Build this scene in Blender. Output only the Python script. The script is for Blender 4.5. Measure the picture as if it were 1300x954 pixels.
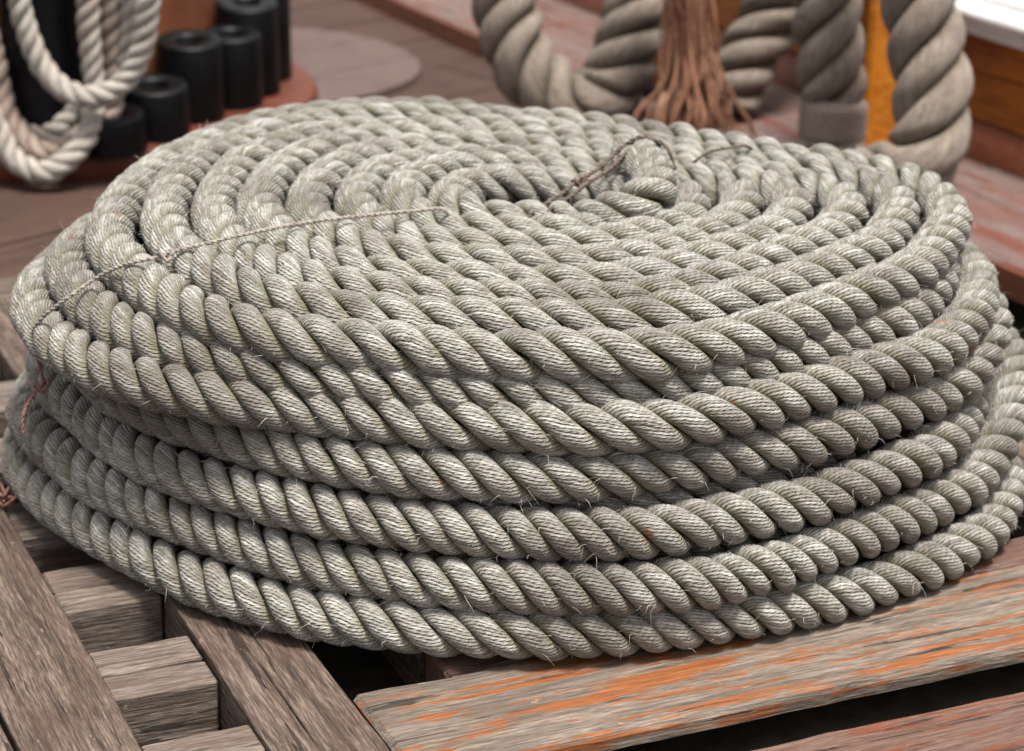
import bpy, bmesh, math, random
import numpy as np
from mathutils import Matrix, Vector

random.seed(7)
rng = np.random.default_rng(11)
scene = bpy.context.scene
C = scene.collection
for o in list(bpy.data.objects):
    bpy.data.objects.remove(o)

# ------------------------------------------------------------------ camera
cam_d = bpy.data.cameras.new('camera')
cam = bpy.data.objects.new('camera', cam_d)
C.objects.link(cam)
PITCH, ROLL = math.radians(20.0), math.radians(1.5)
fw = Vector((0, math.cos(PITCH), -math.sin(PITCH)))
up0 = Vector((0, math.sin(PITCH), math.cos(PITCH)))
ri0 = Vector((1, 0, 0))
ri = math.cos(ROLL) * ri0 + math.sin(ROLL) * up0
up = -math.sin(ROLL) * ri0 + math.cos(ROLL) * up0
m = Matrix.Identity(4)
for i, v in enumerate((ri, up, -fw)):
    m[0][i], m[1][i], m[2][i] = v
m.translation = Vector((-0.0126, -2.0130, 0.8479))
cam.matrix_world = m
cam_d.sensor_width = 36.0
cam_d.lens = 80.1
cam_d.shift_y = -0.0346
cam_d.clip_start = 0.05
cam_d.clip_end = 100.0
cam_d.dof.use_dof = True
cam_d.dof.focus_distance = 1.72
cam_d.dof.aperture_fstop = 7.0
cam_d.dof.aperture_blades = 8
scene.camera = cam

# ------------------------------------------------------------------ overcast daylight
world = bpy.data.worlds.new('World')
scene.world = world
world.use_nodes = True
wn, wl = world.node_tree.nodes, world.node_tree.links
wn.clear()
SUN_EL, SUN_AZ = math.radians(76), math.radians(140)     # azimuth from +Y toward +X
sky = wn.new('ShaderNodeTexSky')
sky.sky_type = 'NISHITA'
sky.sun_disc = False
sky.sun_elevation = SUN_EL
sky.sun_rotation = SUN_AZ
sky.air_density = 1.0
sky.dust_density = 4.0
sky.ozone_density = 1.0
hs = wn.new('ShaderNodeHueSaturation')
hs.inputs['Saturation'].default_value = 0.16
bgn = wn.new('ShaderNodeBackground')
bgn.inputs['Strength'].default_value = 0.055
wo = wn.new('ShaderNodeOutputWorld')
wl.new(sky.outputs[0], hs.inputs['Color'])
wl.new(hs.outputs[0], bgn.inputs['Color'])
wl.new(bgn.outputs[0], wo.inputs[0])

sun_d = bpy.data.lights.new('sun', 'SUN')
sun_d.energy = 1.5
sun_d.angle = math.radians(14)
sun_d.color = (1.0, 0.965, 0.91)
sun = bpy.data.objects.new('sun', sun_d)
C.objects.link(sun)
sdir = Vector((math.sin(SUN_AZ) * math.cos(SUN_EL), math.cos(SUN_AZ) * math.cos(SUN_EL), math.sin(SUN_EL)))
sun.rotation_euler = sdir.to_track_quat('Z', 'Y').to_euler()

vs = scene.view_settings
vs.view_transform = 'Standard'
vs.look = 'None'
vs.gamma = 1.0
vs.exposure = 2.1
vs.use_curve_mapping = False

# ------------------------------------------------------------------ node helpers
ALBEDO = 0.53      # one scale for every base colour, measured against the exposure
def tone(c):
    return (c[0] * ALBEDO, c[1] * ALBEDO, c[2] * ALBEDO, 1.0)

class NT:
    def __init__(self, name):
        self.mat = bpy.data.materials.new(name)
        self.mat.use_nodes = True
        self.t = self.mat.node_tree
        self.t.nodes.clear()
        self.out = self.t.nodes.new('ShaderNodeOutputMaterial')
        self.b = self.t.nodes.new('ShaderNodeBsdfPrincipled')
        self.t.links.new(self.b.outputs[0], self.out.inputs['Surface'])
    def n(self, k):
        return self.t.nodes.new(k)
    def put(self, sock, v):
        if hasattr(v, 'is_output'):
            self.t.links.new(v, sock)
        else:
            sock.default_value = v
    def math(self, op, a, b=0.0, c=0.0, clamp=False):
        x = self.n('ShaderNodeMath')
        x.operation = op
        x.use_clamp = clamp
        for i, v in enumerate((a, b, c)):
            self.put(x.inputs[i], v)
        return x.outputs[0]
    def vec(self, x, y, z):
        c = self.n('ShaderNodeCombineXYZ')
        for i, v in enumerate((x, y, z)):
            self.put(c.inputs[i], v)
        return c.outputs[0]
    def sep(self, v):
        s = self.n('ShaderNodeSeparateXYZ')
        self.put(s.inputs[0], v)
        return s.outputs
    def mapping(self, v, scale=(1, 1, 1), loc=(0, 0, 0)):
        x = self.n('ShaderNodeMapping')
        self.put(x.inputs['Vector'], v)
        x.inputs['Scale'].default_value = scale
        self.put(x.inputs['Location'], loc)
        return x.outputs[0]
    def noise(self, v, scale=5.0, detail=2.0, rough=0.5, dist=0.0):
        x = self.n('ShaderNodeTexNoise')
        self.put(x.inputs['Vector'], v)
        x.inputs['Scale'].default_value = scale
        x.inputs['Detail'].default_value = detail
        x.inputs['Roughness'].default_value = rough
        x.inputs['Distortion'].default_value = dist
        return x.outputs['Fac']
    def ramp(self, v, stops, interp='LINEAR'):
        x = self.n('ShaderNodeValToRGB')
        e = x.color_ramp.elements
        x.color_ramp.interpolation = interp
        while len(e) < len(stops):
            e.new(0.5)
        for i, (p, c) in enumerate(stops):
            e[i].position = p
            e[i].color = tone(c)
        self.put(x.inputs[0], v)
        return x.outputs['Color']
    def step(self, v, lo, hi):
        x = self.n('ShaderNodeMapRange')
        x.interpolation_type = 'SMOOTHSTEP'
        self.put(x.inputs['Value'], v)
        x.inputs['From Min'].default_value = lo
        x.inputs['From Max'].default_value = hi
        return x.outputs[0]
    def mix(self, f, a, b, kind='MIX'):
        x = self.n('ShaderNodeMix')
        x.data_type = 'RGBA'
        x.blend_type = kind
        self.put(x.inputs[0], f)
        self.put(x.inputs[6], a if hasattr(a, 'is_output') else tone(a))
        self.put(x.inputs[7], b if hasattr(b, 'is_output') else tone(b))
        return x.outputs[2]
    def bump(self, h, dist, strength=1.0, normal=None):
        x = self.n('ShaderNodeBump')
        x.inputs['Strength'].default_value = strength
        x.inputs['Distance'].default_value = dist
        self.put(x.inputs['Height'], h)
        if normal is not None:
            self.put(x.inputs['Normal'], normal)
        return x.outputs[0]
    def objco(self):
        return self.n('ShaderNodeTexCoord').outputs['Object']
    def rnd(self):
        return self.n('ShaderNodeObjectInfo').outputs['Random']
    def done(self, color, rough=0.7, normal=None, spec=0.3, sheen=0.0):
        self.put(self.b.inputs['Base Color'], color if hasattr(color, 'is_output') or len(color) == 4 else (*color, 1))
        self.put(self.b.inputs['Roughness'], rough)
        self.b.inputs['Specular IOR Level'].default_value = spec
        if sheen:
            self.b.inputs['Sheen Weight'].default_value = sheen
            self.b.inputs['Sheen Roughness'].default_value = 0.6
        if normal is not None:
            self.put(self.b.inputs['Normal'], normal)
        return self.mat

# ------------------------------------------------------------------ materials
def rope_material(name, dark, mid, light, yarns, slope, dirt, algae=None, specks=False, yarn_depth=0.0013, grime=0.55):
    n = NT(name)
    at = n.n('ShaderNodeAttribute')
    at.attribute_name = 'lay'
    s, p, w = n.sep(at.outputs['Vector'])
    co = n.objco()
    rd = n.rnd()
    # yarn coordinate: each whole number is one yarn
    c = n.math('MULTIPLY', n.math('SUBTRACT', p, n.math('MULTIPLY', s, slope)), float(yarns))
    wob = n.math('MULTIPLY', n.math('SUBTRACT', n.noise(co, 80.0, 1.5), 0.5), 1.2)
    c = n.math('ADD', n.math('ADD', c, wob), n.math('MULTIPLY', rd, 37.0))
    ridge = n.math('POWER', n.math('ABSOLUTE', n.math('SINE', n.math('MULTIPLY', c, math.pi))), 0.75)
    cell = n.math('FLOOR', c)
    sv = n.math('MULTIPLY', s, 90.0)
    tw = n.math('ABSOLUTE', n.math('SINE', n.math('ADD', n.math('MULTIPLY', s, 560.0), n.math('MULTIPLY', c, 3.14159 * 1.4))))
    streak = n.noise(n.vec(sv, n.math('MULTIPLY', c, 0.9), n.math('MULTIPLY', rd, 9.0)), 1.0, 3.0, 0.6)
    fib = n.noise(n.vec(n.math('MULTIPLY', s, 260.0), n.math('MULTIPLY', c, 3.0), 0.0), 1.0, 2.0, 0.6)
    peryarn = n.noise(n.vec(n.math('MULTIPLY', s, 14.0), n.math('MULTIPLY', cell, 7.31), n.math('MULTIPLY', rd, 31.0)), 1.0, 1.0)
    tn = n.math('ADD', n.math('MULTIPLY', streak, 0.55), n.math('MULTIPLY', peryarn, 0.45))
    col = n.ramp(tn, [(0.33, dark), (0.49, mid), (0.66, light)])
    col = n.mix(n.math('MULTIPLY', n.step(fib, 0.52, 0.70), 0.6), col, light)
    col = n.mix(n.math('MULTIPLY', n.step(tw, 0.75, 0.0), 0.14), col, dark)
    huge = n.noise(co, 4.5, 3.0, 0.6)
    col = n.mix(n.math('MULTIPLY', n.step(huge, 0.50, 0.66), grime * 0.95), col, dirt)
    broad = n.noise(co, 11.0, 4.0, 0.6)
    col = n.mix(n.math('MULTIPLY', n.step(broad, 0.50, 0.70), grime), col, dirt)
    blot = n.noise(co, 55.0, 3.0, 0.6)
    col = n.mix(n.math('MULTIPLY', n.step(blot, 0.56, 0.72), grime * 0.8), col, dirt)
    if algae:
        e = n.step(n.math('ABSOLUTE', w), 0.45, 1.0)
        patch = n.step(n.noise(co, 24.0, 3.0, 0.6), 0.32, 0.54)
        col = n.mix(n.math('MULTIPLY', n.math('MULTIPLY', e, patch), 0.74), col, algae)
    if specks:
        sp = n.step(n.noise(co, 38.0, 1.5, 0.5), 0.775, 0.80)
        col = n.mix(n.math('MULTIPLY', sp, 0.85), col, (0.55, 0.16, 0.05))
    h = n.math('ADD', ridge, n.math('MULTIPLY', tw, 0.40))
    h = n.math('ADD', h, n.math('MULTIPLY', fib, 0.28))
    nb = n.bump(h, yarn_depth, 1.0)
    nb = n.bump(n.noise(co, 420.0, 3.0, 0.7), 0.0006, 0.7, nb)
    return n.done(col, 0.88, nb, 0.15, 0.12)

M = {}
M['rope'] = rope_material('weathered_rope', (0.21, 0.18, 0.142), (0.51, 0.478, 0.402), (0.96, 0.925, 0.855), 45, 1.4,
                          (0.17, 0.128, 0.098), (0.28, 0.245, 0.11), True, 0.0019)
M['thick'] = rope_material('thick_mooring_rope', (0.2369, 0.1783, 0.1365), (0.4738, 0.3737, 0.2950), (0.6871, 0.5635, 0.4534), 76, 0.9,
                           (0.2606, 0.1783, 0.1365), (0.2961, 0.2243, 0.1311), False, 0.0024, 0.45)
M['white'] = rope_material('white_line', (0.4641, 0.3858, 0.3257), (0.6850, 0.6112, 0.5328), (0.8176, 0.7611, 0.6706), 26, 3.0,
                           (0.4641, 0.3216, 0.2466), None, False, 0.0007, 0.5)
M['tan'] = rope_material('tan_line', (0.442, 0.309, 0.237), (0.676, 0.515, 0.424), (0.832, 0.695, 0.587), 26, 3.0,
                         (0.416, 0.257, 0.187), None, False, 0.0007, 0.5)

def twine_material(name, a, b):
    n = NT(name)
    co = n.objco()
    f = n.noise(co, 240.0, 3.0, 0.6)
    col = n.ramp(f, [(0.35, a), (0.65, b)])
    return n.done(col, 0.9, n.bump(n.noise(co, 600.0, 2.0), 0.0005, 0.8), 0.1)
M['twine'] = twine_material('grey_twine', (0.322, 0.266, 0.231), (0.644, 0.574, 0.504))
M['brown_twine'] = twine_material('brown_twine', (0.12, 0.085, 0.07), (0.30, 0.23, 0.19))
M['frayed'] = twine_material('frayed_yarn', (0.36, 0.25, 0.20), (0.58, 0.45, 0.38))
M['jute'] = twine_material('brown_jute', (0.3528, 0.1543, 0.0904), (0.7291, 0.3830, 0.2475))
M['jute_pale'] = twine_material('pale_jute', (0.5072, 0.2693, 0.1696), (0.9041, 0.5586, 0.3838))
M['fibre'] = twine_material('stray_fibre', (0.700, 0.658, 0.574), (0.980, 0.938, 0.840))
M['whip'] = twine_material('pinkish_whipping', (0.33, 0.25, 0.205), (0.50, 0.395, 0.335))
M['red_twine'] = twine_material('red_twine', (0.3000, 0.1339, 0.0945), (0.4125, 0.2362, 0.1890))

def wood_material(name, dark, mid, light, paint=None, paint_amt=0.5, rough=0.75, grain=1.0, crack=1.0, stain=None):
    """Weathered timber, grain along the local X axis."""
    n = NT(name)
    co = n.objco()
    rd = n.rnd()
    off = n.vec(n.math('MULTIPLY', rd, 13.0), n.math('MULTIPLY', rd, 7.0), n.math('MULTIPLY', rd, 29.0))
    ad = n.n('ShaderNodeVectorMath')
    ad.operation = 'ADD'
    n.put(ad.inputs[0], co)
    n.put(ad.inputs[1], off)
    v = ad.outputs[0]
    g1 = n.noise(n.mapping(v, (8 * grain, 120 * grain, 120 * grain)), 1.0, 6.0, 0.68, 0.3)
    g2 = n.noise(n.mapping(v, (30 * grain, 430 * grain, 430 * grain)), 1.0, 4.0, 0.65)
    bl = n.noise(n.mapping(v, (5, 13, 13)), 1.0, 4.0, 0.6)
    tn = n.math('ADD', n.math('MULTIPLY', g1, 0.5), n.math('MULTIPLY', g2, 0.5))
    g3 = n.noise(n.mapping(v, (85 * grain, 1000 * grain, 1000 * grain)), 1.0, 2.0, 0.6)
    tn = n.math('ADD', n.math('MULTIPLY', tn, 0.72), n.math('MULTIPLY', g3, 0.28))
    col = n.ramp(tn, [(0.37, dark), (0.49, mid), (0.60, light)])
    col = n.mix(n.math('MULTIPLY', n.step(bl, 0.46, 0.66), 0.55), col, stain or dark)
    ck = n.step(n.noise(n.mapping(v, (6.0 * grain, 95 * grain, 95 * grain), (3, 5, 1)), 1.0, 4.0, 0.6, 0.3), 0.62, 0.645)
    ck = n.math('MULTIPLY', ck, crack)
    col = n.mix(n.math('MULTIPLY', ck, 0.75), col, (dark[0] * 0.35, dark[1] * 0.35, dark[2] * 0.35))
    gl = n.math('ABSOLUTE', n.math('SUBTRACT', n.noise(n.mapping(v, (2.2 * grain, 105 * grain, 105 * grain), (1, 8, 4)), 1.0, 3.0, 0.5, 0.25), 0.5))
    gl = n.step(gl, 0.016, 0.004)
    col = n.mix(n.math('MULTIPLY', gl, 0.5), col, (dark[0] * 0.5, dark[1] * 0.5, dark[2] * 0.5))
    fl = n.step(n.noise(n.mapping(v, (40, 75, 75)), 1.0, 3.0, 0.6), 0.69, 0.71)
    col = n.mix(n.math('MULTIPLY', fl, 0.7), col, light)
    if paint:
        pm = n.noise(n.mapping(v, (5.0, 42, 42), (7, 2, 9)), 1.0, 7.0, 0.72, 0.5)
        pm2 = n.math('ADD', n.math('MULTIPLY', pm, 0.7), n.math('MULTIPLY', g1, 0.3))
        k = n.step(pm2, 0.625 - 0.18 * paint_amt, 0.66 - 0.18 * paint_amt)
        pc = n.mix(n.step(g2, 0.35, 0.7), (paint[0] * 0.6, paint[1] * 0.55, paint[2] * 0.5), paint)
        col = n.mix(n.math('MULTIPLY', k, 0.85), col, pc)
    h = n.math('SUBTRACT', n.math('ADD', n.math('MULTIPLY', g1, 0.7), n.math('MULTIPLY', g2, 0.45)), n.math('MULTIPLY', ck, 0.9))
    return n.done(col, rough, n.bump(h, 0.003, 0.9), 0.3)
M['grating'] = wood_material('weathered_grating_wood', (0.0417, 0.0260, 0.0185), (0.1446, 0.0978, 0.0736), (0.3548, 0.2620, 0.2040), stain=(0.0956, 0.0496, 0.0338))
M['block'] = wood_material('pale_block_wood', (0.0613, 0.0445, 0.0345), (0.2122, 0.1609, 0.1283), (0.4512, 0.3656, 0.2979), stain=(0.1643, 0.0972, 0.0684))
M['margin'] = wood_material('worn_varnished_wood', (0.0836, 0.0615, 0.0465), (0.2443, 0.1901, 0.1471), (0.4716, 0.3764, 0.2947), (0.5036, 0.1414, 0.0169), 0.62, 0.6, stain=(0.1530, 0.1175, 0.0911))
M['margin_in'] = wood_material('worn_red_wood', (0.1208, 0.0593, 0.0408), (0.2038, 0.1088, 0.0788), (0.2869, 0.1845, 0.1429), (0.3171, 0.0857, 0.0292), 0.5, 0.6, stain=(0.1435, 0.0659, 0.0438))
M['deck'] = wood_material('purple_brown_deck_wood', (0.0593, 0.0282, 0.0195), (0.0978, 0.0478, 0.0325), (0.1334, 0.0705, 0.0487), stain=(0.0682, 0.0340, 0.0233))
M['pad'] = wood_material('greyed_pad_wood', (0.1244, 0.0779, 0.0677), (0.1827, 0.1185, 0.1034), (0.2411, 0.1694, 0.1478), stain=(0.1477, 0.0881, 0.0770))
M['board'] = wood_material('worn_red_grey_board', (0.1680, 0.0942, 0.0797), (0.2436, 0.1639, 0.1435), (0.3360, 0.2511, 0.2231), (0.3024, 0.0837, 0.0510), 0.5, stain=(0.2268, 0.0907, 0.0638))
M['board_edge'] = wood_material('orange_edge_varnish', (0.20, 0.06, 0.03), (0.33, 0.105, 0.05), (0.42, 0.16, 0.08), None, 0, 0.5, stain=(0.22, 0.07, 0.04))
M['varnish'] = wood_material('orange_varnish', (0.7354, 0.2147, 0.0170), (0.9592, 0.3220, 0.0244), (1.0871, 0.4007, 0.0426), None, 0, 0.35, 0.5, 0.2, stain=(0.6394, 0.1860, 0.0219))
M['varnish_dark'] = wood_material('brown_varnish', (0.3250, 0.0975, 0.0228), (0.5850, 0.2031, 0.0358), (0.7475, 0.2925, 0.0569), None, 0, 0.4, 0.5, 0.4, stain=(0.3087, 0.0894, 0.0228))
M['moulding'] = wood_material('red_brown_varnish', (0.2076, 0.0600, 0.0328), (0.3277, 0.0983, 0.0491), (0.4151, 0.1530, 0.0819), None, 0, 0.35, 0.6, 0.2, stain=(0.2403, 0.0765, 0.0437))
M['white_paint'] = wood_material('white_painted_wood', (0.6587, 0.6481, 0.6375), (0.7863, 0.7756, 0.7756), (0.8500, 0.8500, 0.8500), None, 0, 0.5, 0.7, 0.3, stain=(0.7012, 0.6800, 0.6694))

def paint_material(name, a, b, rough, scale=22.0, spec=0.35):
    n = NT(name)
    co = n.objco()
    f = n.noise(co, scale, 4.0, 0.6)
    col = n.ramp(f, [(0.35, a), (0.65, b)])
    r = n.math('ADD', n.math('MULTIPLY', n.noise(co, scale * 2.5, 3.0), 0.25), rough - 0.12)
    return n.done(col, r, n.bump(n.noise(co, scale * 7, 3.0), 0.001, 0.4), spec)
M['mast'] = paint_material('brown_painted_mast', (0.1947, 0.0589, 0.0266), (0.2755, 0.0950, 0.0399), 0.5, 14.0)
M['ring'] = paint_material('red_brown_ring_paint', (0.1276, 0.0277, 0.0113), (0.1934, 0.0451, 0.0168), 0.55, 18.0)
M['black'] = paint_material('black_rubber', (0.0015, 0.0015, 0.002), (0.004, 0.004, 0.005), 0.45, 26.0, 0.22)
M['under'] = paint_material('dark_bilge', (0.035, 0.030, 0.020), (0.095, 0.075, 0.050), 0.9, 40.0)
M['crumb'] = twine_material('leaf_crumb', (0.05, 0.04, 0.02), (0.22, 0.11, 0.04))

# ------------------------------------------------------------------ object helpers
def mesh_obj(name, verts, faces, mat, smooth=True):
    me = bpy.data.meshes.new(name)
    me.from_pydata([tuple(v) for v in verts], [], faces)
    me.materials.append(mat)
    if smooth:
        me.polygons.foreach_set('use_smooth', [True] * len(me.polygons))
    me.update()
    o = bpy.data.objects.new(name, me)
    C.objects.link(o)
    return o

def thing(name, label, cat, loc=(0, 0, 0), group=None):
    o = bpy.data.objects.new(name, None)
    o.empty_display_size = 0.05
    C.objects.link(o)
    o.location = loc
    tag(o, label, cat, group)
    return o

def tag(o, label, cat, group=None):
    o['label'] = label
    o['category'] = cat
    if group:
        o['group'] = group
    return o

def root_offset(p):
    v = Vector((0, 0, 0))
    while p is not None:
        v += p.location
        p = p.parent
    return v

def adopt(o, parent):
    """Parent o under parent, keeping o where it stands (parents here are only translated)."""
    o.parent = parent
    o.matrix_parent_inverse = Matrix.Translation(-root_offset(parent))
    return o

def group_part(name, parent):
    o = bpy.data.objects.new(name, None)
    o.empty_display_size = 0.02
    C.objects.link(o)
    o.parent = parent
    return o

def catmull(pts, step):
    P = np.array(pts, float)
    P = np.vstack([2 * P[0] - P[1], P, 2 * P[-1] - P[-2]])
    out = []
    for i in range(1, len(P) - 2):
        p0, p1, p2, p3 = P[i - 1:i + 3]
        k = max(3, int(np.linalg.norm(p2 - p1) / step * 2))
        t = np.linspace(0, 1, k, endpoint=False)[:, None]
        out.append(0.5 * ((2 * p1) + (-p0 + p2) * t + (2 * p0 - 5 * p1 + 4 * p2 - p3) * t ** 2 + (-p0 + 3 * p1 - 3 * p2 + p3) * t ** 3))
    out.append(P[-2][None])
    return resample(np.vstack(out), step)

def resample(P, step):
    s = np.r_[0, np.cumsum(np.linalg.norm(np.diff(P, axis=0), axis=1))]
    n = max(4, int(s[-1] / step))
    t = np.linspace(0, s[-1], n + 1)
    return np.stack([np.interp(t, s, P[:, k]) for k in range(3)], 1)

def smooth1(v, n):
    k = np.ones(n) / n
    pad = np.r_[np.full(n, v[0]), v, np.full(n, v[-1])]
    return np.convolve(pad, k, 'same')[n:-n]

def frames(P, ref=None):
    T = np.gradient(P, axis=0)
    T /= np.linalg.norm(T, axis=1)[:, None]
    if ref is not None:
        N = np.array(ref)[None] - T * (T @ np.array(ref))[:, None]
        N /= np.linalg.norm(N, axis=1)[:, None]
    else:
        N = np.zeros_like(P)
        n = np.array([0, -1.0, 0.001])
        for i in range(len(P)):
            n = n - T[i] * (n @ T[i])
            n /= np.linalg.norm(n)
            N[i] = n
    return T, N, np.cross(T, N)

def noise1(n, step, wl, amp):
    """Smooth random curve: wavelength wl, amplitude amp."""
    k = max(4, int(n * step / wl) + 3)
    kn = rng.normal(0, 1, k)
    x = np.linspace(0, k - 1.001, n)
    i = x.astype(int)
    f = x - i
    f = f * f * (3 - 2 * f)
    return amp * (kn[i] * (1 - f) + kn[np.minimum(i + 1, k - 1)] * f)

OUT = 15
def strand_arrays(P, R, phi, frame, step, depth=0.40, wear=0.035):
    """Three strands laid round the centreline P. Returns for each strand a (rings, section, 3) array and the lay attribute."""
    T, N, B = frame
    n = len(P)
    s = np.arange(n) * step
    th = np.radians(np.array([-59.3, -57.2, -53, -46, -36, -24, -12, 0, 12, 24, 36, 46, 53, 57.2, 59.3]))
    prof = 1 - depth + depth * np.power(1 - np.abs(th / np.radians(60)) ** 2.3, 1 / 2.0)
    prof[0] = prof[-1] = 0.36
    th_all = np.r_[th, np.radians([50, 0, -50])]
    prof_all = np.r_[prof, [0.25, 0.08, 0.25]]
    out = []
    for k in range(3):
        ph = phi + 2 * np.pi * k / 3 + noise1(n, step, 0.08, 0.075)
        rr = R * (1 + noise1(n, step, 0.05, wear))
        a = ph[:, None] + th_all[None]
        rad = rr[:, None] * prof_all[None]
        V = P[:, None, :] + (np.cos(a) * rad)[..., None] * N[:, None, :] + (np.sin(a) * rad)[..., None] * B[:, None, :]
        W = np.r_[np.degrees(th) / 59.3, [1, 0, -1]]
        A = np.stack([np.repeat(s[:, None], len(th_all), 1), a / (2 * np.pi), np.repeat(W[None], n, 0)], -1)
        out.append((V, A))
    return out

def strand_mesh(name, V, A, mat, cap=True):
    n, k, _ = V.shape
    base = (np.arange(n - 1) * k)[:, None]
    j = np.arange(k)[None]
    j2 = (np.arange(k)[None] + 1) % k
    q = np.stack([base + j, base + j2, base + k + j2, base + k + j], -1).reshape(-1, 4)
    faces = q.tolist()
    if cap:
        faces.append(list(range(k))[::-1])
        faces.append([(n - 1) * k + i for i in range(k)])
    o = mesh_obj(name, V.reshape(-1, 3), faces, mat)
    at = o.data.attributes.new('lay', 'FLOAT_VECTOR', 'POINT')
    at.data.foreach_set('vector', A.reshape(-1).astype(np.float32))
    return o

def rope(parent, pts, R, lay, mat, step=0.005, ref=None, phase=0.0, taper=None, depth=0.40):
    """A laid rope along pts: three strand meshes under parent."""
    P = catmull(pts, step)
    fr = frames(P, ref)
    phi = phase + 2 * np.pi * np.arange(len(P)) * step / lay
    RR = R if taper is None else R * np.interp(np.linspace(0, 1, len(P)), *taper)
    res = strand_arrays(P, RR, phi, fr, step, depth)
    for V, A in res:
        adopt(strand_mesh('strand', V, A, mat), parent)
    return P, fr

def tube_mesh(pts, r, k=6, step=0.004, twist=0.0, taper=None):
    P = catmull(pts, step)
    T, N, B = frames(P)
    a = np.linspace(0, 2 * np.pi, k, endpoint=False)[None] + np.zeros((len(P), 1))
    rr = np.full(len(P), r) if taper is None else r * np.interp(np.linspace(0, 1, len(P)), *taper)
    V = P[:, None, :] + (np.cos(a) * rr[:, None])[..., None] * N[:, None] + (np.sin(a) * rr[:, None])[..., None] * B[:, None]
    n = len(P)
    F = []
    for i in range(n - 1):
        for j in range(k):
            F.append((i * k + j, i * k + (j + 1) % k, (i + 1) * k + (j + 1) % k, (i + 1) * k + j))
    F.append(tuple(range(k))[::-1])
    F.append(tuple((n - 1) * k + j for j in range(k)))
    return V.reshape(-1, 3), F

def two_ply(pts, r, step=0.002, lay=None):
    """Twisted two-ply twine as one mesh."""
    lay = lay or r * 5.5
    P = catmull(pts, step)
    T, N, B = frames(P)
    s = np.arange(len(P)) * step
    VV, FF = [], []
    for k in range(2):
        ph = 2 * np.pi * s / lay + np.pi * k
        Q = P + 0.42 * r * (np.cos(ph)[:, None] * N + np.sin(ph)[:, None] * B)
        V, F = tube_mesh_raw(Q, r * 0.56, 6)
        o = len(VV)
        FF += [tuple(i + o for i in f) for f in F]
        VV += V.tolist()
    return VV, FF

def tube_mesh_raw(P, r, k):
    T, N, B = frames(P)
    a = np.linspace(0, 2 * np.pi, k, endpoint=False)[None]
    V = P[:, None, :] + r * np.cos(a)[..., None] * N[:, None] + r * np.sin(a)[..., None] * B[:, None]
    n = len(P)
    F = [(i * k + j, i * k + (j + 1) % k, (i + 1) * k + (j + 1) % k, (i + 1) * k + j) for i in range(n - 1) for j in range(k)]
    F += [tuple(range(k))[::-1], tuple((n - 1) * k + j for j in range(k))]
    return V.reshape(-1, 3), F

def timber(name, parent, mat, center, xdir, size, bevel=0.004, rough=0.0012, seg=0.03):
    """A sawn board: length along local X, edges eased and slightly uneven. center = middle of its TOP face."""
    L, W, H = size
    x = Vector((xdir[0], xdir[1], 0)).normalized()
    y = Vector((-x.y, x.x, 0))
    bm = bmesh.new()
    nx = max(2, min(40, int(L / seg)))
    prof = [(-W / 2, -H), (-W / 2, -bevel), (-W / 2 + bevel * 0.35, -bevel * 0.35), (-W / 2 + bevel, 0), (0, 0), (W / 2 - bevel, 0),
            (W / 2 - bevel * 0.35, -bevel * 0.35), (W / 2, -bevel), (W / 2, -H)]
    rings = []
    xs = [-L / 2] + [-L / 2 + bevel + (L - 2 * bevel) * i / nx for i in range(nx + 1)] + [L / 2]
    j1, j2 = 0.0, 0.0
    for i, xx in enumerate(xs):
        end = i in (0, len(xs) - 1)
        j1 = 0.6 * j1 + random.uniform(-rough, rough)
        j2 = 0.6 * j2 + random.uniform(-rough, rough)
        r = []
        for yy, zz in prof:
            if end:
                yy *= (1 - bevel * 0.8 / (W / 2))
                zz = min(zz, -bevel * 0.8) if zz > -H else zz
            jj = j1 if yy < 0 else j2
            r.append(bm.verts.new((xx, yy + jj * (abs(yy) > W * 0.3), zz + (jj * 0.5 if zz > -bevel * 0.5 else 0))))
        rings.append(r)
    for a, b in zip(rings[:-1], rings[1:]):
        for k in range(len(prof)):
            k2 = (k + 1) % len(prof)
            bm.faces.new((a[k], a[k2], b[k2], b[k]))
    bm.faces.new(rings[0][::-1])
    bm.faces.new(rings[-1])
    bmesh.ops.recalc_face_normals(bm, faces=bm.faces)
    me = bpy.data.meshes.new(name)
    bm.to_mesh(me)
    bm.free()
    me.materials.append(mat)
    o = bpy.data.objects.new(name, me)
    C.objects.link(o)
    M4 = Matrix(((x.x, y.x, 0, center[0]), (x.y, y.y, 0, center[1]), (0, 0, 1, center[2]), (0, 0, 0, 1)))
    if parent is not None:
        o.parent = parent
        o.matrix_parent_inverse = Matrix.Translation(-root_offset(parent))
    o.matrix_basis = M4
    return o

def lathe(name, prof, center, mat, seg=48, arc=None, tilt=None):
    """Turned solid from (radius, z) profile."""
    V, F = [], []
    n = len(prof)
    for i in range(seg):
        a = 2 * math.pi * i / seg
        for r, z in prof:
            v = Vector((r * math.cos(a), r * math.sin(a), z))
            if tilt:
                v = tilt @ v
            V.append(v + Vector(center))
    for i in range(seg):
        i2 = (i + 1) % seg
        for j in range(n - 1):
            F.append((i * n + j, i2 * n + j, i2 * n + j + 1, i * n + j + 1))
    o = mesh_obj(name, V, F, mat)
    return o

def sharp(o, ang=35):
    o.data.set_sharp_from_angle(angle=math.radians(ang))
    return o

# ------------------------------------------------------------------ the setting: deck
DECK_Z = -0.06
GA = (0.42, -0.9075)      # grating axis running towards the camera
GB = (0.9075, 0.42)       # grating axis running to the right
def ab(a, b, z=0.0):
    return (GA[0] * a + GB[0] * b, GA[1] * a + GB[1] * b, z)

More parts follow.
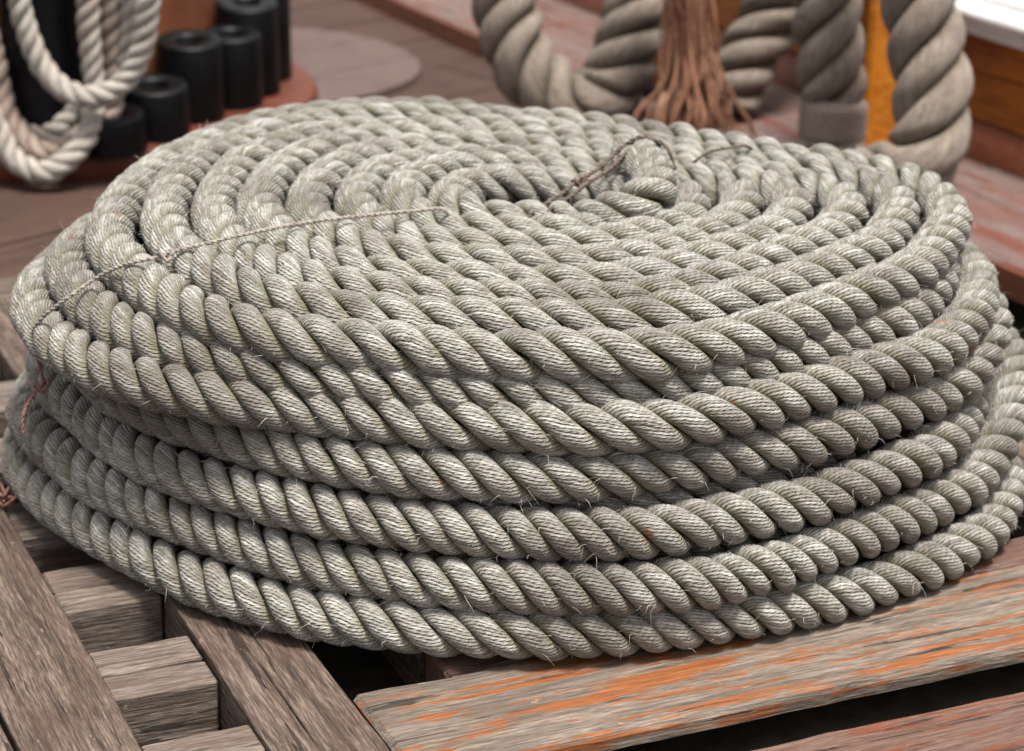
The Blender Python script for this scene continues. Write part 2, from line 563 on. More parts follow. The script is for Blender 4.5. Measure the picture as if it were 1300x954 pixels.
deck = mesh_obj('deck', [(-30, -20, DECK_Z - 0.05), (30, -20, DECK_Z - 0.05), (30, 40, DECK_Z - 0.05), (-30, 40, DECK_Z - 0.05)], [(0, 1, 2, 3)], M['under'], False)
deck['kind'] = 'structure'
deck['label'] = 'dark purple-brown planked ship deck under and behind the rope coil'
pd = Vector((0.68, 0.733, 0)).normalized()
pn = Vector((-pd.y, pd.x, 0))
for i in range(-7, 14):
    off = 1.376 + 0.172 * (i + 0.5)
    for sgn, (l0, l1) in enumerate(((-1.6, 0.9), (0.906, 3.2))):
        jog = 0.35 * ((i * 7) % 3 - 1)
        c = pn * off + pd * ((l0 + l1) / 2 + jog)
        timber('deck_plank', deck, M['deck'], (c.x, c.y, DECK_Z + 0.0008 * ((i * 5) % 4)), (pd.x, pd.y), (l1 - l0, 0.166, 0.04), 0.003, 0.0006, 0.2)

# round pad let into the deck behind the coil
pad = thing('deck_pad', 'round greyed wooden pad on the deck right of the black sleeves', 'pad', (-0.48, 1.79, DECK_Z))
for i in range(4):
    y0, y1 = -0.30 + 0.15 * i + 0.0015, -0.30 + 0.15 * (i + 1) - 0.0015
    top, bot = [], []
    ys = np.linspace(y0, y1, 12)
    loop = [(math.sqrt(max(0, 0.0901 - y * y)), y) for y in ys] + [(-math.sqrt(max(0, 0.0901 - y * y)), y) for y in ys[::-1]]
    V, F = [], []
    kk = len(loop)
    for z, sc in ((-0.001, 1), (0.010, 1), (0.013, 0.985)):
        for x, y in loop:
            V.append((x * sc * pd.x + y * pn.x, x * sc * pd.y + y * pn.y, z))
    for r in range(2):
        for j in range(kk):
            F.append((r * kk + j, r * kk + (j + 1) % kk, (r + 1) * kk + (j + 1) % kk, (r + 1) * kk + j))
    F.append(tuple(2 * kk + j for j in range(kk)))
    o = mesh_obj('pad_board', V, F, M['pad'], False)
    o.parent = pad

# ------------------------------------------------------------------ covering board, bulwark, posts (run along the hull)
HD = Vector((0.4817, -0.8763, 0))
HN = Vector((0.8763, 0.4817, 0))
def hull(off, s, z):
    p = HN * off + HD * s
    return (p.x, p.y, z)
BT = -0.02
cb = thing('covering_board', 'worn red and grey covering board running along the ship side', 'board', hull(0.87, -1.2, DECK_Z))
s0 = -3.2
for i, ln in enumerate((1.46, 1.05, 1.15)):
    c = s0 + ln / 2
    for w0, w1 in ((0.866, 1.03), (1.033, 1.17)):
        timber('board', cb, M['board'], hull((w0 + w1) / 2, c, BT - 0.001 * (i % 2)), HD, (ln - 0.003, w1 - w0, 0.036), 0.005, 0.001, 0.06)
    timber('edge_strip', cb, M['board_edge'], hull(0.8625, c, BT - 0.004), HD, (ln - 0.003, 0.006, 0.036), 0.002, 0.0003, 0.1)
    s0 += ln
bw = thing('bulwark', 'orange varnished ship bulwark with white painted cap rail', 'bulwark', hull(1.2, -0.9, BT))
for i, (z0, z1) in enumerate(((0.03, 0.098), (0.10, 0.155))):
    timber('strake', bw, M['varnish_dark'], hull(1.19, -1.2, z1), HD, (4.4, 0.04, z1 - z0), 0.003, 0.0006, 0.15)
# quarter-round moulding at the foot
V, F = [], []
prof = [(1.14, BT), (1.142, BT + 0.02), (1.149, BT + 0.036), (1.16, BT + 0.046), (1.172, BT + 0.049), (1.172, BT)]
for s in np.linspace(-3.4, 1.0, 45):
    for o_, z_ in prof:
        V.append(hull(o_, s, z_))
for i in range(44):
    for j in range(5):
        F.append((i * 6 + j, i * 6 + j + 1, (i + 1) * 6 + j + 1, (i + 1) * 6 + j))
adopt(mesh_obj('moulding', V, F, M['moulding']), bw)
for i in range(4):
    timber('cap_plank', bw, M['white_paint'], hull(1.185 + 0.085 * i, -1.2, 0.187 + 0.001 * (i % 2)), HD, (4.4, 0.079, 0.03), 0.005, 0.0005, 0.2)

def post(label, off0, off1, s0, s1, h, mat='varnish'):
    t = thing('timber_post', label, 'post', hull((off0 + off1) / 2, (s0 + s1) / 2, BT), 'varnished posts on the covering board')
    V, F = [], []
    b = 0.006
    loop = [(off0 + b, s0), (off1 - b, s0), (off1, s0 + b), (off1, s1 - b), (off1 - b, s1), (off0 + b, s1), (off0, s1 - b), (off0, s0 + b)]
    zs = np.linspace(BT + 0.022, h, 9)
    for z in zs:
        for o_, s_ in loop:
            V.append(hull(o_, s_, z))
    for i in range(8):
        for j in range(8):
            F.append((i * 8 + j, i * 8 + (j + 1) % 8, (i + 1) * 8 + (j + 1) % 8, (i + 1) * 8 + j))
    F.append(tuple(64 + j for j in range(8)))
    adopt(mesh_obj('shaft', V, F, M[mat], False), t)
    timber('foot_block', t, M['black'], hull((off0 + off1) / 2, (s0 + s1) / 2, BT + 0.022), HN, (off1 - off0 + 0.02, s1 - s0 + 0.02, 0.024), 0.004, 0.0004)
    return t
post('bright orange varnished timber post between the two thick hanging ropes', 0.955, 1.075, -0.83, -0.75, 0.52)
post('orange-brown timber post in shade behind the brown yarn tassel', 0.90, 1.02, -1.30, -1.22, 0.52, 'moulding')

# ------------------------------------------------------------------ mast foot and black sleeves
MC = Vector((-0.76, 1.49, 0))
mb = thing('mast_foot', 'red-brown painted mast standing in a round raised ring', 'mast', (MC.x, MC.y, DECK_Z))
o = lathe('ring', [(0.20, -0.06), (0.425, -0.06), (0.43, -0.05), (0.43, -0.03), (0.424, -0.021), (0.41, -0.017), (0.20, -0.017)], (MC.x, MC.y, 0), M['ring'], 96)
adopt(sharp(o), mb)
o = lathe('mast', [(0.278, -0.02), (0.275, 0.02), (0.272, 0.3), (0.268, 0.7), (0.0, 0.7)], (MC.x, MC.y, 0), M['mast'], 80)
adopt(sharp(o), mb)
def sleeve(label, x, y, h, r=0.048, hole=0.43):
    t = thing('rubber_sleeve', label, 'sleeve', (x, y, -0.017), 'black sleeves on the mast ring')
    d = Vector((0.1, -1, 0)).normalized()
    tl = Matrix.Rotation(math.radians(6 if h < 0.3 else 0), 3, Vector((-d.y, d.x, 0)))
    b = 0.004
    o = lathe('body', [(r * 1.06, 0.003), (r * 1.03, h * 0.4), (r, h - b), (r - b * 0.4, h - b * 0.3), (r - b, h), (r * hole + b, h), (r * hole, h - b), (r * hole, h * 0.25), (0.0005, h * 0.25)], (0, 0, 0), M['black'], 40, None, tl)
    sharp(o, 50)
    o.parent = t
    return t
sleeve('tallest hollow black sleeve at the right end of the row', -0.436, 1.470, 0.146)
sleeve('hollow black sleeve half hidden behind the tallest one', -0.428, 1.572, 0.146)
sleeve('medium-height hollow black sleeve left of the tallest, open top in full view', -0.502, 1.305, 0.122)
sleeve('hollow black sleeve squeezed between the medium-height and the tallest one', -0.450, 1.392, 0.114, 0.044)
sleeve('short hollow black sleeve left of the tall ones', -0.538, 1.198, 0.078)
sleeve('shortest black sleeve beside the white hanging rope', -0.588, 1.118, 0.055)
sleeve('tall black post behind the white hanging rope loops', -0.688, 1.152, 0.55, 0.055, 0.2)

# ------------------------------------------------------------------ hatch grating under the coil
gr = thing('hatch_grating', 'weathered wooden hatch grating carrying the coiled rope', 'grating', (0, 0, DECK_Z))
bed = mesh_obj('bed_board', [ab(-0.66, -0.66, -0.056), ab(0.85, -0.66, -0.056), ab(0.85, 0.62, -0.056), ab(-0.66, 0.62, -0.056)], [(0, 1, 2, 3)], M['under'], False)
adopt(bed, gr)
def bat(name, mat, a0, a1, b0, b1, z=0.0, h=0.05, along='a', bevel=0.0016):
    c = ab((a0 + a1) / 2, (b0 + b1) / 2, z)
    if along == 'a':
        return timber(name, gr, mat, c, GA, (a1 - a0, b1 - b0, h), bevel, 0.0009, 0.02)
    return timber(name, gr, mat, c, GB, (b1 - b0, a1 - a0, h), bevel, 0.0009, 0.02)
bat('batten', M['grating'], -0.62, 0.80, -0.66, -0.572)
bat('batten', M['grating'], -0.62, 0.80, -0.569, -0.4855, 0.001)
bat('batten', M['grating'], -0.62, 0.80, -0.400, -0.3665)
bat('batten', M['grating'], -0.62, 0.80, -0.3655, -0.3185, -0.001)
for i, b0 in enumerate((-0.238, -0.078, 0.082, 0.242, 0.402, 0.562)):
    bat('batten', M['grating'], -0.62, 0.322, b0, b0 + 0.081, -0.001 * (i % 2))
rows = [-0.528, -0.375, -0.222, -0.069, 0.083, 0.236, 0.389, 0.542]
cols = [(-0.4835, -0.4015), (-0.3165, -0.240), (-0.155, -0.080), (0.005, 0.080), (0.165, 0.240), (0.325, 0.400), (0.485, 0.560)]
for i, a0 in enumerate(rows):
    for j, (b0, b1) in enumerate(cols):
        if j >= 1 and a0 > 0.2:
            continue
        zz = -0.003 - 0.0015 * ((i + j) % 2)
        # each cross piece has split along the grain
        cut = a0 + 0.040 + 0.006 * ((i * 3 + j) % 3)
        bat('cross_piece', M['block'], a0, cut - 0.0007, b0, b1, zz, 0.048, 'b')
        bat('cross_piece', M['block'], cut + 0.0007, a0 + 0.078, b0, b1, zz - 0.0008, 0.048, 'b')
bat('inner_margin', M['margin_in'], 0.330, 0.3765, -0.236, 0.66, -0.001, 0.05, 'b', 0.004)
bat('margin_board', M['margin'], 0.3785, 0.507, -0.3165, 0.66, 0.0, 0.015, 'b', 0.005)
bat('bearer', M['under'], 0.385, 0.44, -0.3165, 0.66, -0.0155, 0.04, 'b')
bat('far_margin', M['grating'], -0.70, -0.623, -0.66, 0.66, 0.0, 0.05, 'b', 0.006)
bat('outer_board', M['margin_in'], 0.546, 0.68, -0.3165, 0.66, -0.012, 0.03, 'b', 0.005)

# leaf crumbs and dirt lying in the gap beside the margin board
V, F = [], []
for i in range(260):
    p = Vector(ab(random.uniform(0.508, 0.545), random.uniform(-0.1, 0.4), -0.0555))
    r = random.uniform(0.0008, 0.0035)
    q = [p + Vector((random.uniform(-r, r) * 1.6, random.uniform(-r, r), random.uniform(0, r) + 0.001)) for _ in range(4)]
    k = len(V)
    V += q
    F += [(k, k + 1, k + 2), (k, k + 2, k + 3), (k, k + 3, k + 1), (k + 1, k + 3, k + 2)]
cr = mesh_obj('leaf_crumbs', V, F, M['crumb'], False)
cr['kind'] = 'stuff'
cr['label'] = 'brown leaf crumbs and dirt lying in the dark gap beside the margin board'
cr['category'] = 'debris'

# ------------------------------------------------------------------ the coiled rope
D = 0.045
STEP = 0.0036
TR = {0: [389, 406, 409, 396, 374, 366, 371, 377, 383, 389, 393, 403, 409, 409, 409, 407, 396, 382, 372, 366, 364, 367, 367, 363, 361, 363, 362, 356, 345, 341, 340, 344, 347, 341, 335, 332, 333, 342, 357, 372],
      1: [384, 390, 385, 372, 362, 360, 360, 360, 360, 360, 360, 360, 360, 358, 352, 346, 345, 348, 356, 378, 396, 403, 400, 396, 388, 378, 370, 360, 349, 340, 337, 339, 339, 337, 335, 335, 338, 350, 364, 374],
      2: [420, 431, 429, 413, 401, 400, 400, 400, 400, 400, 400, 400, 400, 400, 400, 400, 400, 400, 401, 408, 418, 430, 433, 428, 419, 404, 385, 363, 354, 351, 353, 359, 362, 358, 353, 357, 367, 388, 401, 410],
      3: [433, 425, 414, 410, 410, 410, 410, 410, 410, 410, 410, 410, 410, 410, 410, 410, 410, 410, 410, 410, 409, 404, 396, 390, 386, 378, 371, 368, 367, 366, 364, 363, 358, 354, 357, 364, 373, 389, 409, 426],
      4: [415, 415, 415, 415, 415, 415, 415, 415, 415, 415, 415, 415, 415, 415, 415, 415, 415, 417, 420, 424, 428, 423, 408, 398, 394, 388, 379, 374, 373, 372, 373, 377, 380, 377, 379, 384, 391, 401, 408, 414],
      5: [464, 472, 455, 436, 430, 430, 430, 430, 430, 430, 430, 430, 430, 430, 430, 430, 430, 430, 434, 441, 447, 442, 427, 413, 402, 390, 382, 379, 380, 382, 385, 388, 391, 391, 391, 394, 403, 416, 431, 448],
      6: [452, 445, 440, 436, 435, 435, 435, 435, 435, 435, 435, 435, 435, 435, 435, 435, 435, 435, 438, 445, 452, 450, 438, 421, 408, 401, 396, 393, 393, 394, 393, 390, 388, 390, 395, 405, 420, 438, 451, 455],
      'S': [347, 355, 350, 334, 319, 309, 306, 303, 303, 305, 309, 319, 331, 347, 360, 355, 347, 339, 331, 323, 318, 317, 316, 319, 321, 323, 324, 318, 310, 301, 297, 297, 298, 297, 290, 288, 293, 306, 320, 335]}
TZ = {0: [236] * 40, 1: [209] * 40, 2: [185] * 40,
      3: [168, 165, 154, 145] + [145] * 34 + [147, 158],
      4: [104] * 40,
      5: [94, 106, 92, 69] + [62] * 34 + [66, 80],
      6: [23] * 40, 'S': [247] * 40}
LAY = {0: 0.091, 1: 0.088, 2: 0.089, 3: 0.088, 4: 0.078, 5: 0.077, 6: 0.086}
CX, CY = -0.01, -0.03
def tab(T, th):
    """Periodic smooth look-up of a 40-entry table, th in degrees."""
    v = np.array(T, float) / 1000
    x = (np.asarray(th) % 360) / 9.0
    i = np.floor(x).astype(int)
    f = x - i
    p0, p1, p2, p3 = (v[(i + k) % 40] for k in (-1, 0, 1, 2))
    return 0.5 * (2 * p1 + (p2 - p0) * f + (2 * p0 - 5 * p1 + 4 * p2 - p3) * f ** 2 + (3 * p1 - p0 - 3 * p2 + p3) * f ** 3)
def ss(x, a, b):
    t = np.clip((x - a) / (b - a), 0, 1)
    return t * t * (3 - 2 * t)
tau = np.arange(0, 19.2, 0.001)
fr_ = tau % 1.0
th = -90 - 360 * tau
cs, sn = np.cos(np.radians(th)), np.sin(np.radians(th))
pts = np.zeros((len(tau), 3))
# flat spiral on top, tau 0..7
rs = tab(TR['S'], th)
r0 = tab(TR[0], th)
ro = rs + (r0 - rs) * ss(fr_, 0.585, 0.75)
zo = 0.2475 + (0.236 - 0.2475) * ss(fr_, 0.66, 0.86)
ox, oy = CX + ro * cs, CY + ro * sn
ixy = (0.064 * cs, -0.016 + 0.051 * sn)
tt = tau / (6 + fr_)
top = tau < 7
pts[top, 0] = (ixy[0] + (ox - ixy[0]) * tt)[top]
pts[top, 1] = (ixy[1] + (oy - ixy[1]) * tt)[top]
zt = np.where(tau < 6, 0.2515 - 0.003 * tau / 6, 0.2485 + (zo - 0.2475))
pts[top, 2] = zt[top]
# side turns, each dropping to the next on the far side
for k in range(7):
    sel = (tau >= 7 + k) & (tau < 8 + k)
    nxt = min(k + 1, 6)
    a, b = (0.45, 0.585) if k == 0 else (0.34, 0.54)
    w_ = ss(fr_, a, b)
    r = tab(TR[k], th) * (1 - w_) + (tab(TR[nxt], th) if k < 6 else 0.352) * w_
    z = tab(TZ[k], th) * (1 - w_) + tab(TZ[nxt], th) * w_
    pts[sel, 0] = (CX + r * cs)[sel]
    pts[sel, 1] = (CY + r * sn)[sel]
    pts[sel, 2] = z[sel]
# buried turns inside the pile carry the flat top
inner_r = [0.352, 0.345, 0.340, 0.326, 0.305, 0.285]
inner_z = [0.023, 0.066, 0.109, 0.152, 0.190, 0.200]
for k in range(6):
    sel = (tau >= 14 + k) & (tau < 15 + k)
    ra, za = inner_r[k], inner_z[k]
    k2 = min(k + 1, 5)
    w_ = ss(fr_, 0.34, 0.54)
    r = ra * (1 - w_) + inner_r[k2] * w_
    z = za * (1 - w_) + inner_z[k2] * w_
    pts[sel, 0] = (CX + r * cs)[sel]
    pts[sel, 1] = (CY + r * sn)[sel]
    pts[sel, 2] = z[sel]
# the bitter end rises over its neighbours at the centre
lead = catmull([(0.096, 0.066, 0.279), (0.103, 0.035, 0.284), (0.110, -0.010, 0.285), (0.110, -0.052, 0.282), (0.092, -0.076, 0.274), (0.060, -0.080, 0.263), (0.030, -0.074, 0.254), (0.001, -0.0705, 0.2515)], 0.002)
full = np.vstack([lead[:-1], pts])
lev_l = np.r_[np.full(len(lead) - 1, -0.2), tau]
s_raw = np.r_[0, np.cumsum(np.linalg.norm(np.diff(full, axis=0), axis=1))]
nn = int(s_raw[-1] / STEP)
sg = np.arange(nn) * STEP
P = np.stack([np.interp(sg, s_raw, full[:, k]) for k in range(3)], 1)
tg = np.interp(sg, s_raw, lev_l)
# handling leaves no turn perfectly fair
for k in range(3):
    P[:, k] = smooth1(P[:, k], 5) + noise1(nn, STEP, 0.17, 0.0015)
fr = frames(P, (0, 0, 1))
lay = np.interp(tg, [-0.2, 0.02, 6, 6.9, 7.3, 7.6, 8.3, 8.6, 9.3, 9.6, 10.3, 10.6, 11.3, 11.6, 12.3, 12.6, 13.4],
                [0.080, 0.098, 0.098, 0.092, 0.091, 0.088, 0.088, 0.089, 0.089, 0.088, 0.088, 0.078, 0.078, 0.077, 0.077, 0.086, 0.086])
lay = lay * (1 + noise1(nn, STEP, 0.35, 0.05))
phi = 0.7 + np.cumsum(2 * np.pi * STEP / lay)
RAD = np.interp(tg, [-0.3, 0.0, 6.3, 6.8, 7.4], [0.0213, 0.0210, 0.0210, 0.0216, 0.0217])
strands = strand_arrays(P, RAD, phi, fr, STEP, 0.58, 0.042)
coil = thing('coiled_rope', 'big coil of weathered grey-green laid rope piled on the wooden grating', 'rope coil', (0, 0, 0.0))
cuts = [-1] + [k + 0.53 for k in range(0, 19)] + [99]
for a, b in zip(cuts[:-1], cuts[1:]):
    idx = np.nonzero((tg >= a) & (tg < b))[0]
    if len(idx) < 3:
        continue
    lo, hi = idx[0], min(idx[-1] + 2, nn)
    turn = group_part('rope_turn', coil)
    for V, A in strands:
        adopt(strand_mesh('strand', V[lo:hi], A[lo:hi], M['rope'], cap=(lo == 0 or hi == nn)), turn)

# stray fibres standing off the yarns
T_, N_, B_ = fr
VV, FF = [], []
def fibre(p, d, bend, L, r=0.00016):
    pts_ = [p, p + d * L * 0.5, p + d * L + bend * L * 0.6]
    k0 = len(VV)
    for i, q in enumerate(pts_):
        rr = r * (1, 0.85, 0.4)[i]
        for j in range(3):
            a = j * 2.094
            VV.append(q + np.array((math.cos(a) * rr, math.sin(a) * rr * 0.5, math.sin(a) * rr)))
    for i in range(2):
        for j in range(3):
            FF.append((k0 + i * 3 + j, k0 + i * 3 + (j + 1) % 3, k0 + (i + 1) * 3 + (j + 1) % 3, k0 + (i + 1) * 3 + j))
cand = np.nonzero((P[:, 1] < 0.25) & (tg < 14.4))[0]
for _ in range(16000):
    i = int(rng.choice(cand))
    V, A = strands[int(rng.integers(3))]
    j = int(rng.integers(0, OUT))
    p = V[i, j]
    nrm = p - P[i]
    nrm = nrm / np.linalg.norm(nrm)
    if nrm[2] < -0.75 or (P[i, 2] < 0.2 and nrm[1] > 0.4):
        continue
    d = T_[i] * rng.choice((-1, 1)) * rng.uniform(0.3, 1.0) + nrm * rng.uniform(0.12, 0.6) + rng.normal(0, 0.25, 3)
    d /= np.linalg.norm(d)
    fibre(p - nrm * 0.0003, d, rng.normal(0, 0.5, 3) - np.array((0, 0, 0.25)), rng.uniform(0.003, 0.011) * (1.5 if rng.random() < 0.08 else 1), rng.uniform(0.0001, 0.00022))
fo = mesh_obj('stray_fibres', VV, FF, M['fibre'])
fo['kind'] = 'stuff'
adopt(fo, coil)
# pale frayed yarns at the bitter end
fe = group_part('frayed_end', coil)
for i in range(16):
    a = rng.uniform(0, 6.28)
    rr = 0.016 * math.sqrt(rng.random())
    p = np.array((0.096 + rr * math.cos(a), 0.060, 0.279 + rr * math.sin(a)))
    q = p + np.array((rng.uniform(-0.004, 0.012), rng.uniform(0.012, 0.03), rng.uniform(-0.010, 0.006)))
    e = q + np.array((rng.uniform(-0.006, 0.014), rng.uniform(0.0, 0.014), rng.uniform(-0.014, 0.0)))
    V, F = tube_mesh([p, q, e], rng.uniform(0.0012, 0.0022), 5, 0.004, 0, ([0, 1], [1, 0.5]))
    adopt(mesh_obj('yarn', V, F, M['frayed']), fe)

# ------------------------------------------------------------------ twine lashings on the coil
def twine(name, label, paths, r, mat, loc, knots=()):
    t = thing(name, label, 'twine', loc)
    for p in paths:
        V, F = two_ply(p, r)
        adopt(mesh_obj('cord', V, F, mat), t)
    for k, kr in knots:
        k = np.array(k)
        loopp = [k + kr * np.array((math.cos(a) * (1 + 0.25 * math.sin(3 * a)), math.sin(a), 0.7 * math.sin(2 * a + 0.5))) for a in np.linspace(0, 11.5, 20)]
        V, F = two_ply(loopp, r * 0.95)
        adopt(mesh_obj('knot', V, F, mat), t)
    return t
tw1 = [(-0.419, -0.205, 0.180), (-0.412, -0.222, 0.196), (-0.402, -0.228, 0.209), (-0.390, -0.233, 0.220), (-0.377, -0.233, 0.230), (-0.365, -0.217, 0.236), (-0.348, -0.218, 0.247), (-0.326, -0.228, 0.258), (-0.307, -0.226, 0.262), (-0.287, -0.22, 0.268), (-0.268, -0.21, 0.27), (-0.245, -0.201, 0.274), (-0.195, -0.167, 0.276), (-0.137, -0.14, 0.277), (-0.097, -0.124, 0.277), (-0.076, -0.114, 0.276), (-0.066, -0.108, 0.262)]
twine('lashing_twine', 'thin grey twine tied across the left side of the coil top', [tw1], 0.0020, M['twine'], (-0.3, -0.22, 0.262), [((-0.300, -0.226, 0.264), 0.0055)])
twine('twine_tail', 'reddish twine tail with a small knot at the left flank of the coil',
      [[(-0.423, -0.18, 0.172), (-0.419, -0.186, 0.155), (-0.411, -0.205, 0.140), (-0.418, -0.212, 0.132), (-0.424, -0.228, 0.120), (-0.424, -0.234, 0.104)]], 0.0018, M['red_twine'], (-0.42, -0.2, 0.15), [((-0.412, -0.207, 0.138), 0.0055)])
tw2 = [(-0.010, -0.092, 0.246), (-0.003, -0.09, 0.262), (0.012, -0.075, 0.270), (0.03, -0.056, 0.277), (0.042, -0.031, 0.280), (0.063, 0.002, 0.284), (0.076, 0.026, 0.290), (0.086, 0.036, 0.296), (0.102, 0.036, 0.3055), (0.118, 0.033, 0.299), (0.126, 0.028, 0.280)]
tw2b = [(x + 0.008, y - 0.004, z - 0.001) for x, y, z in tw2]
twine('brown_lashing', 'doubled dark brown twine round the rope end at the coil centre', [tw2, tw2b], 0.0024, M['brown_twine'], (0.04, -0.03, 0.27), [((0.044, -0.032, 0.280), 0.005)])
twine('twine_stub', 'short brown twine crossing the back right turns of the coil', [[(0.150, 0.060, 0.256), (0.153, 0.07, 0.268), (0.158, 0.07, 0.276), (0.172, 0.093, 0.278), (0.195, 0.118, 0.276), (0.210, 0.136, 0.273), (0.222, 0.150, 0.262)]], 0.0019, M['brown_twine'], (0.17, 0.09, 0.27))
# scrap of brown yarn at the left edge
sc = thing('yarn_scrap', 'small tangle of brown yarn on the grating at the left edge', 'yarn', (-0.46, -0.155, 0.0))
for i in range(7):
    b0 = np.array((-0.462, -0.152, 0.006))
    pp = [b0 + rng.normal(0, 0.007, 3) * (1, 1, 0.6) + (0, 0, 0.004) for _ in range(5)]
    V, F = tube_mesh(pp, 0.0016, 5, 0.002)
    adopt(mesh_obj('yarn', V, F, M['red_twine']), sc)

# ------------------------------------------------------------------ thick ropes hanging behind
def thick(label, pts, R, lay, phase=0.0, taper=None):
    t = thing('thick_rope', label, 'rope', (pts[-1][0], pts[-1][1], pts[-1][2] - R), 'thick ropes hanging behind the coil')
    rope(t, pts, R, lay, M['thick'], 0.006, None, phase, taper, 0.46)
    return t
A_ = [(-0.062, 1.40, 0.42), (-0.058, 1.38, 0.30), (-0.051, 1.36, 0.231), (-0.04, 1.336, 0.189), (-0.027, 1.312, 0.124), (-0.002, 1.294, 0.075), (0.036, 1.282, 0.04), (0.081, 1.27, 0.022), (0.118, 1.29, 0.04), (0.14, 1.31, 0.081), (0.157, 1.336, 0.135), (0.167, 1.368, 0.188), (0.173, 1.4, 0.23), (0.180, 1.43, 0.32), (0.185, 1.46, 0.42)]
thick('thick grey rope hanging in a deep bight left of the brown tassel', A_, 0.052, 0.150, 0.4)
thick('thick rope in shade right behind the brown yarn tassel', [(0.47, 1.50, 0.42), (0.44, 1.47, 0.30), (0.415, 1.45, 0.227), (0.391, 1.438, 0.18), (0.358, 1.425, 0.109), (0.332, 1.412, 0.056), (0.31, 1.4, 0.003)], 0.050, 0.150, 1.2)
thick('thick rope ending in a blunt whipped end before the orange post', [(0.381, 1.11, 0.45), (0.389, 1.105, 0.36), (0.397, 1.1, 0.291), (0.404, 1.096, 0.248), (0.416, 1.092, 0.161), (0.424, 1.088, 0.107), (0.427, 1.084, 0.075), (0.427, 1.083, 0.035), (0.426, 1.083, -0.012)], 0.050, 0.165, 2.2, ([0, 0.745, 0.79, 0.89, 0.93, 1], [1, 1, 0.88, 0.88, 1.12, 1.05]))
thick('thickest hanging rope at the right, curling left at its foot', [(0.474, 0.98, 0.48), (0.484, 0.965, 0.39), (0.492, 0.95, 0.32), (0.500, 0.929, 0.283), (0.516, 0.907, 0.205), (0.526, 0.883, 0.149), (0.525, 0.857, 0.103), (0.508, 0.843, 0.064), (0.475, 0.851, 0.041), (0.436, 0.86, 0.034)], 0.053, 0.190, 0.2)
# blunt whipped end of the third rope: binding and bulging butt
be = [x for x in bpy.data.objects if x.name.startswith('thick_rope')][2]
c0 = np.array((0.427, 1.084, 0.0))
o = lathe('whipping', [(r + 0.0008 * math.sin(z * 2 * math.pi / 0.0046), z) for r, z in [(0.036 + 0.0112 * math.sin(min(1, (0.094 - z) / 0.014, (z - 0.030) / 0.014 + 0.01) * math.pi / 2), z) for z in np.linspace(0.094, 0.030, 90)]], tuple(c0), M['thick'], 36)
o.data.materials[0] = M['whip']
adopt(o, be)

# ------------------------------------------------------------------ brown yarn tassel
ta = thing('yarn_tassel', 'frayed brown yarn tassel hanging between the thick ropes', 'tassel', (0.24, 1.2, -0.01))
for i in range(150):
    a = rng.uniform(0, 6.28)
    r = 0.034 * math.sqrt(rng.random())
    x0, y0 = r * math.cos(a), r * math.sin(a)
    spread = rng.uniform(0.4, 2.2)
    lean = rng.normal(0, 0.015)
    wx, wy = rng.normal(0, 0.006, 8), rng.normal(0, 0.006, 8)
    pp = []
    for k_, (z, cx, k) in enumerate(((0.45, 0.208, 0.9), (0.32, 0.214, 0.95), (0.23, 0.221, 1.05), (0.15, 0.229, 0.95), (0.09, 0.236, 1.1), (0.04, 0.236, 1.5), (0.0, 0.236, 2.0), (-0.016, 0.236, 2.2))):
        q = (k - 1) * spread + 1
        pp.append((cx + x0 * q + lean * (0.25 - z) * 4 + wx[k_], 1.21 + y0 * min(q, 1.6) + wy[k_], z + rng.normal(0, 0.004)))
    if rng.random() < 0.25:
        pp = pp[:rng.integers(5, 8)]
    rad = rng.choice((0.0013, 0.0018, 0.0024, 0.0034))
    kn = np.linspace(0, 1, 12)
    V, F = tube_mesh(pp, rad, 6, 0.008, 0, (kn, rng.uniform(0.6, 1.4, 12)))
    adopt(mesh_obj('yarn', V, F, M['jute'] if rng.random() < 0.7 else M['jute_pale']), ta)

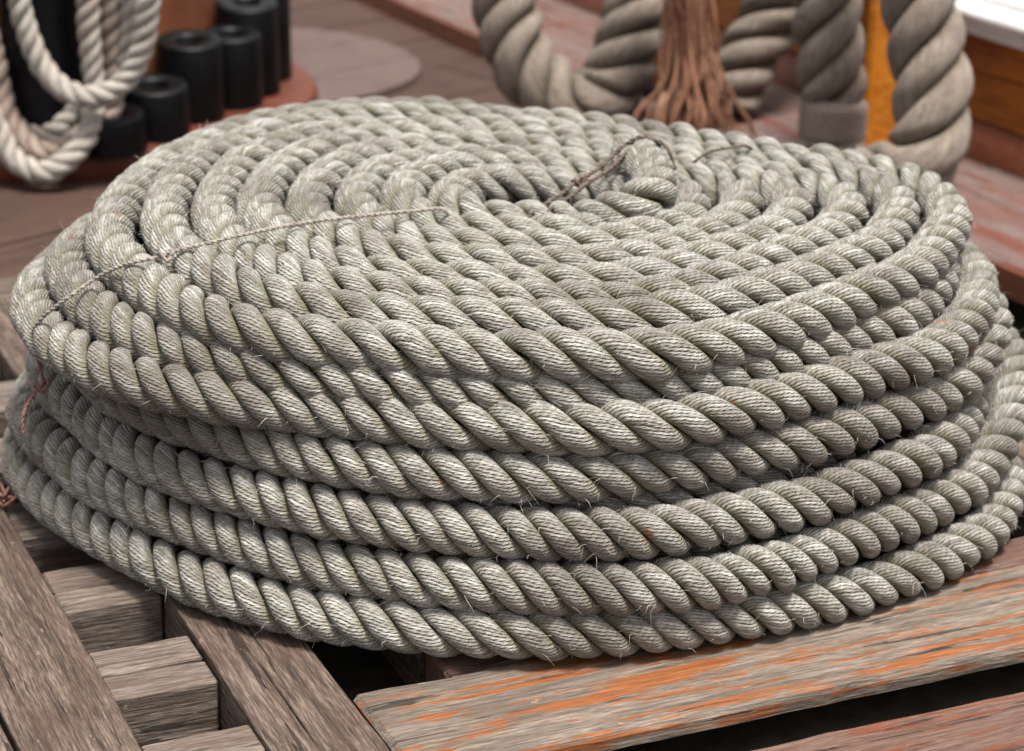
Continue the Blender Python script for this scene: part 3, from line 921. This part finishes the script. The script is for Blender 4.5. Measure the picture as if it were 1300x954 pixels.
# ------------------------------------------------------------------ white rope hanging in loops at the left
hr = thing('hanging_rope', 'coil of white rope hanging in loops before the black sleeves', 'rope', (-0.65, 1.08, -0.05))
def ext(p, n):
    """carry both ends up to the pin above the frame"""
    return p
loops = [
    ([(-0.640, 1.10, 0.50), (-0.675, 1.08, 0.38), (-0.698, 1.06, 0.237), (-0.696, 1.06, 0.204), (-0.694, 1.06, 0.183), (-0.685, 1.06, 0.15), (-0.668, 1.058, 0.112), (-0.642, 1.052, 0.085), (-0.61, 1.045, 0.075), (-0.577, 1.05, 0.081), (-0.549, 1.058, 0.104), (-0.531, 1.06, 0.143), (-0.523, 1.06, 0.187), (-0.521, 1.06, 0.241), (-0.545, 1.08, 0.38), (-0.58, 1.10, 0.50)], 'white'),
    ([(-0.68, 1.12, 0.50), (-0.73, 1.09, 0.34), (-0.750, 1.06, 0.22), (-0.752, 1.05, 0.14), (-0.746, 1.05, 0.062), (-0.73, 1.048, 0.018), (-0.71, 1.04, -0.015), (-0.673, 1.03, -0.030), (-0.636, 1.035, -0.014), (-0.612, 1.06, 0.017), (-0.604, 1.085, 0.054), (-0.606, 1.09, 0.11), (-0.609, 1.09, 0.165), (-0.608, 1.09, 0.241), (-0.61, 1.10, 0.38), (-0.615, 1.12, 0.50)], 'white'),
    ([(-0.70, 1.15, 0.50), (-0.75, 1.13, 0.34), (-0.765, 1.12, 0.22), (-0.760, 1.12, 0.168), (-0.750, 1.11, 0.124), (-0.742, 1.10, 0.096), (-0.728, 1.08, 0.045), (-0.707, 1.07, 0.012), (-0.681, 1.065, -0.008), (-0.653, 1.07, -0.006), (-0.622, 1.09, 0.008), (-0.590, 1.11, 0.036), (-0.580, 1.12, 0.094), (-0.583, 1.12, 0.15), (-0.582, 1.12, 0.228), (-0.590, 1.13, 0.38), (-0.60, 1.15, 0.50)], 'tan'),
    ([(-0.735, 1.13, 0.06), (-0.71, 1.105, 0.012), (-0.676, 1.10, 0.006), (-0.647, 1.11, 0.026), (-0.612, 1.125, 0.050), (-0.572, 1.115, 0.082), (-0.556, 1.11, 0.131), (-0.553, 1.11, 0.221), (-0.565, 1.12, 0.38), (-0.59, 1.14, 0.50)], 'white'),
]
for i, (p, mk) in enumerate(loops):
    lp = group_part('rope_loop', hr)
    rope(lp, p, 0.0165, 0.068, M[mk], 0.004, None, i * 0.8, None, 0.44)
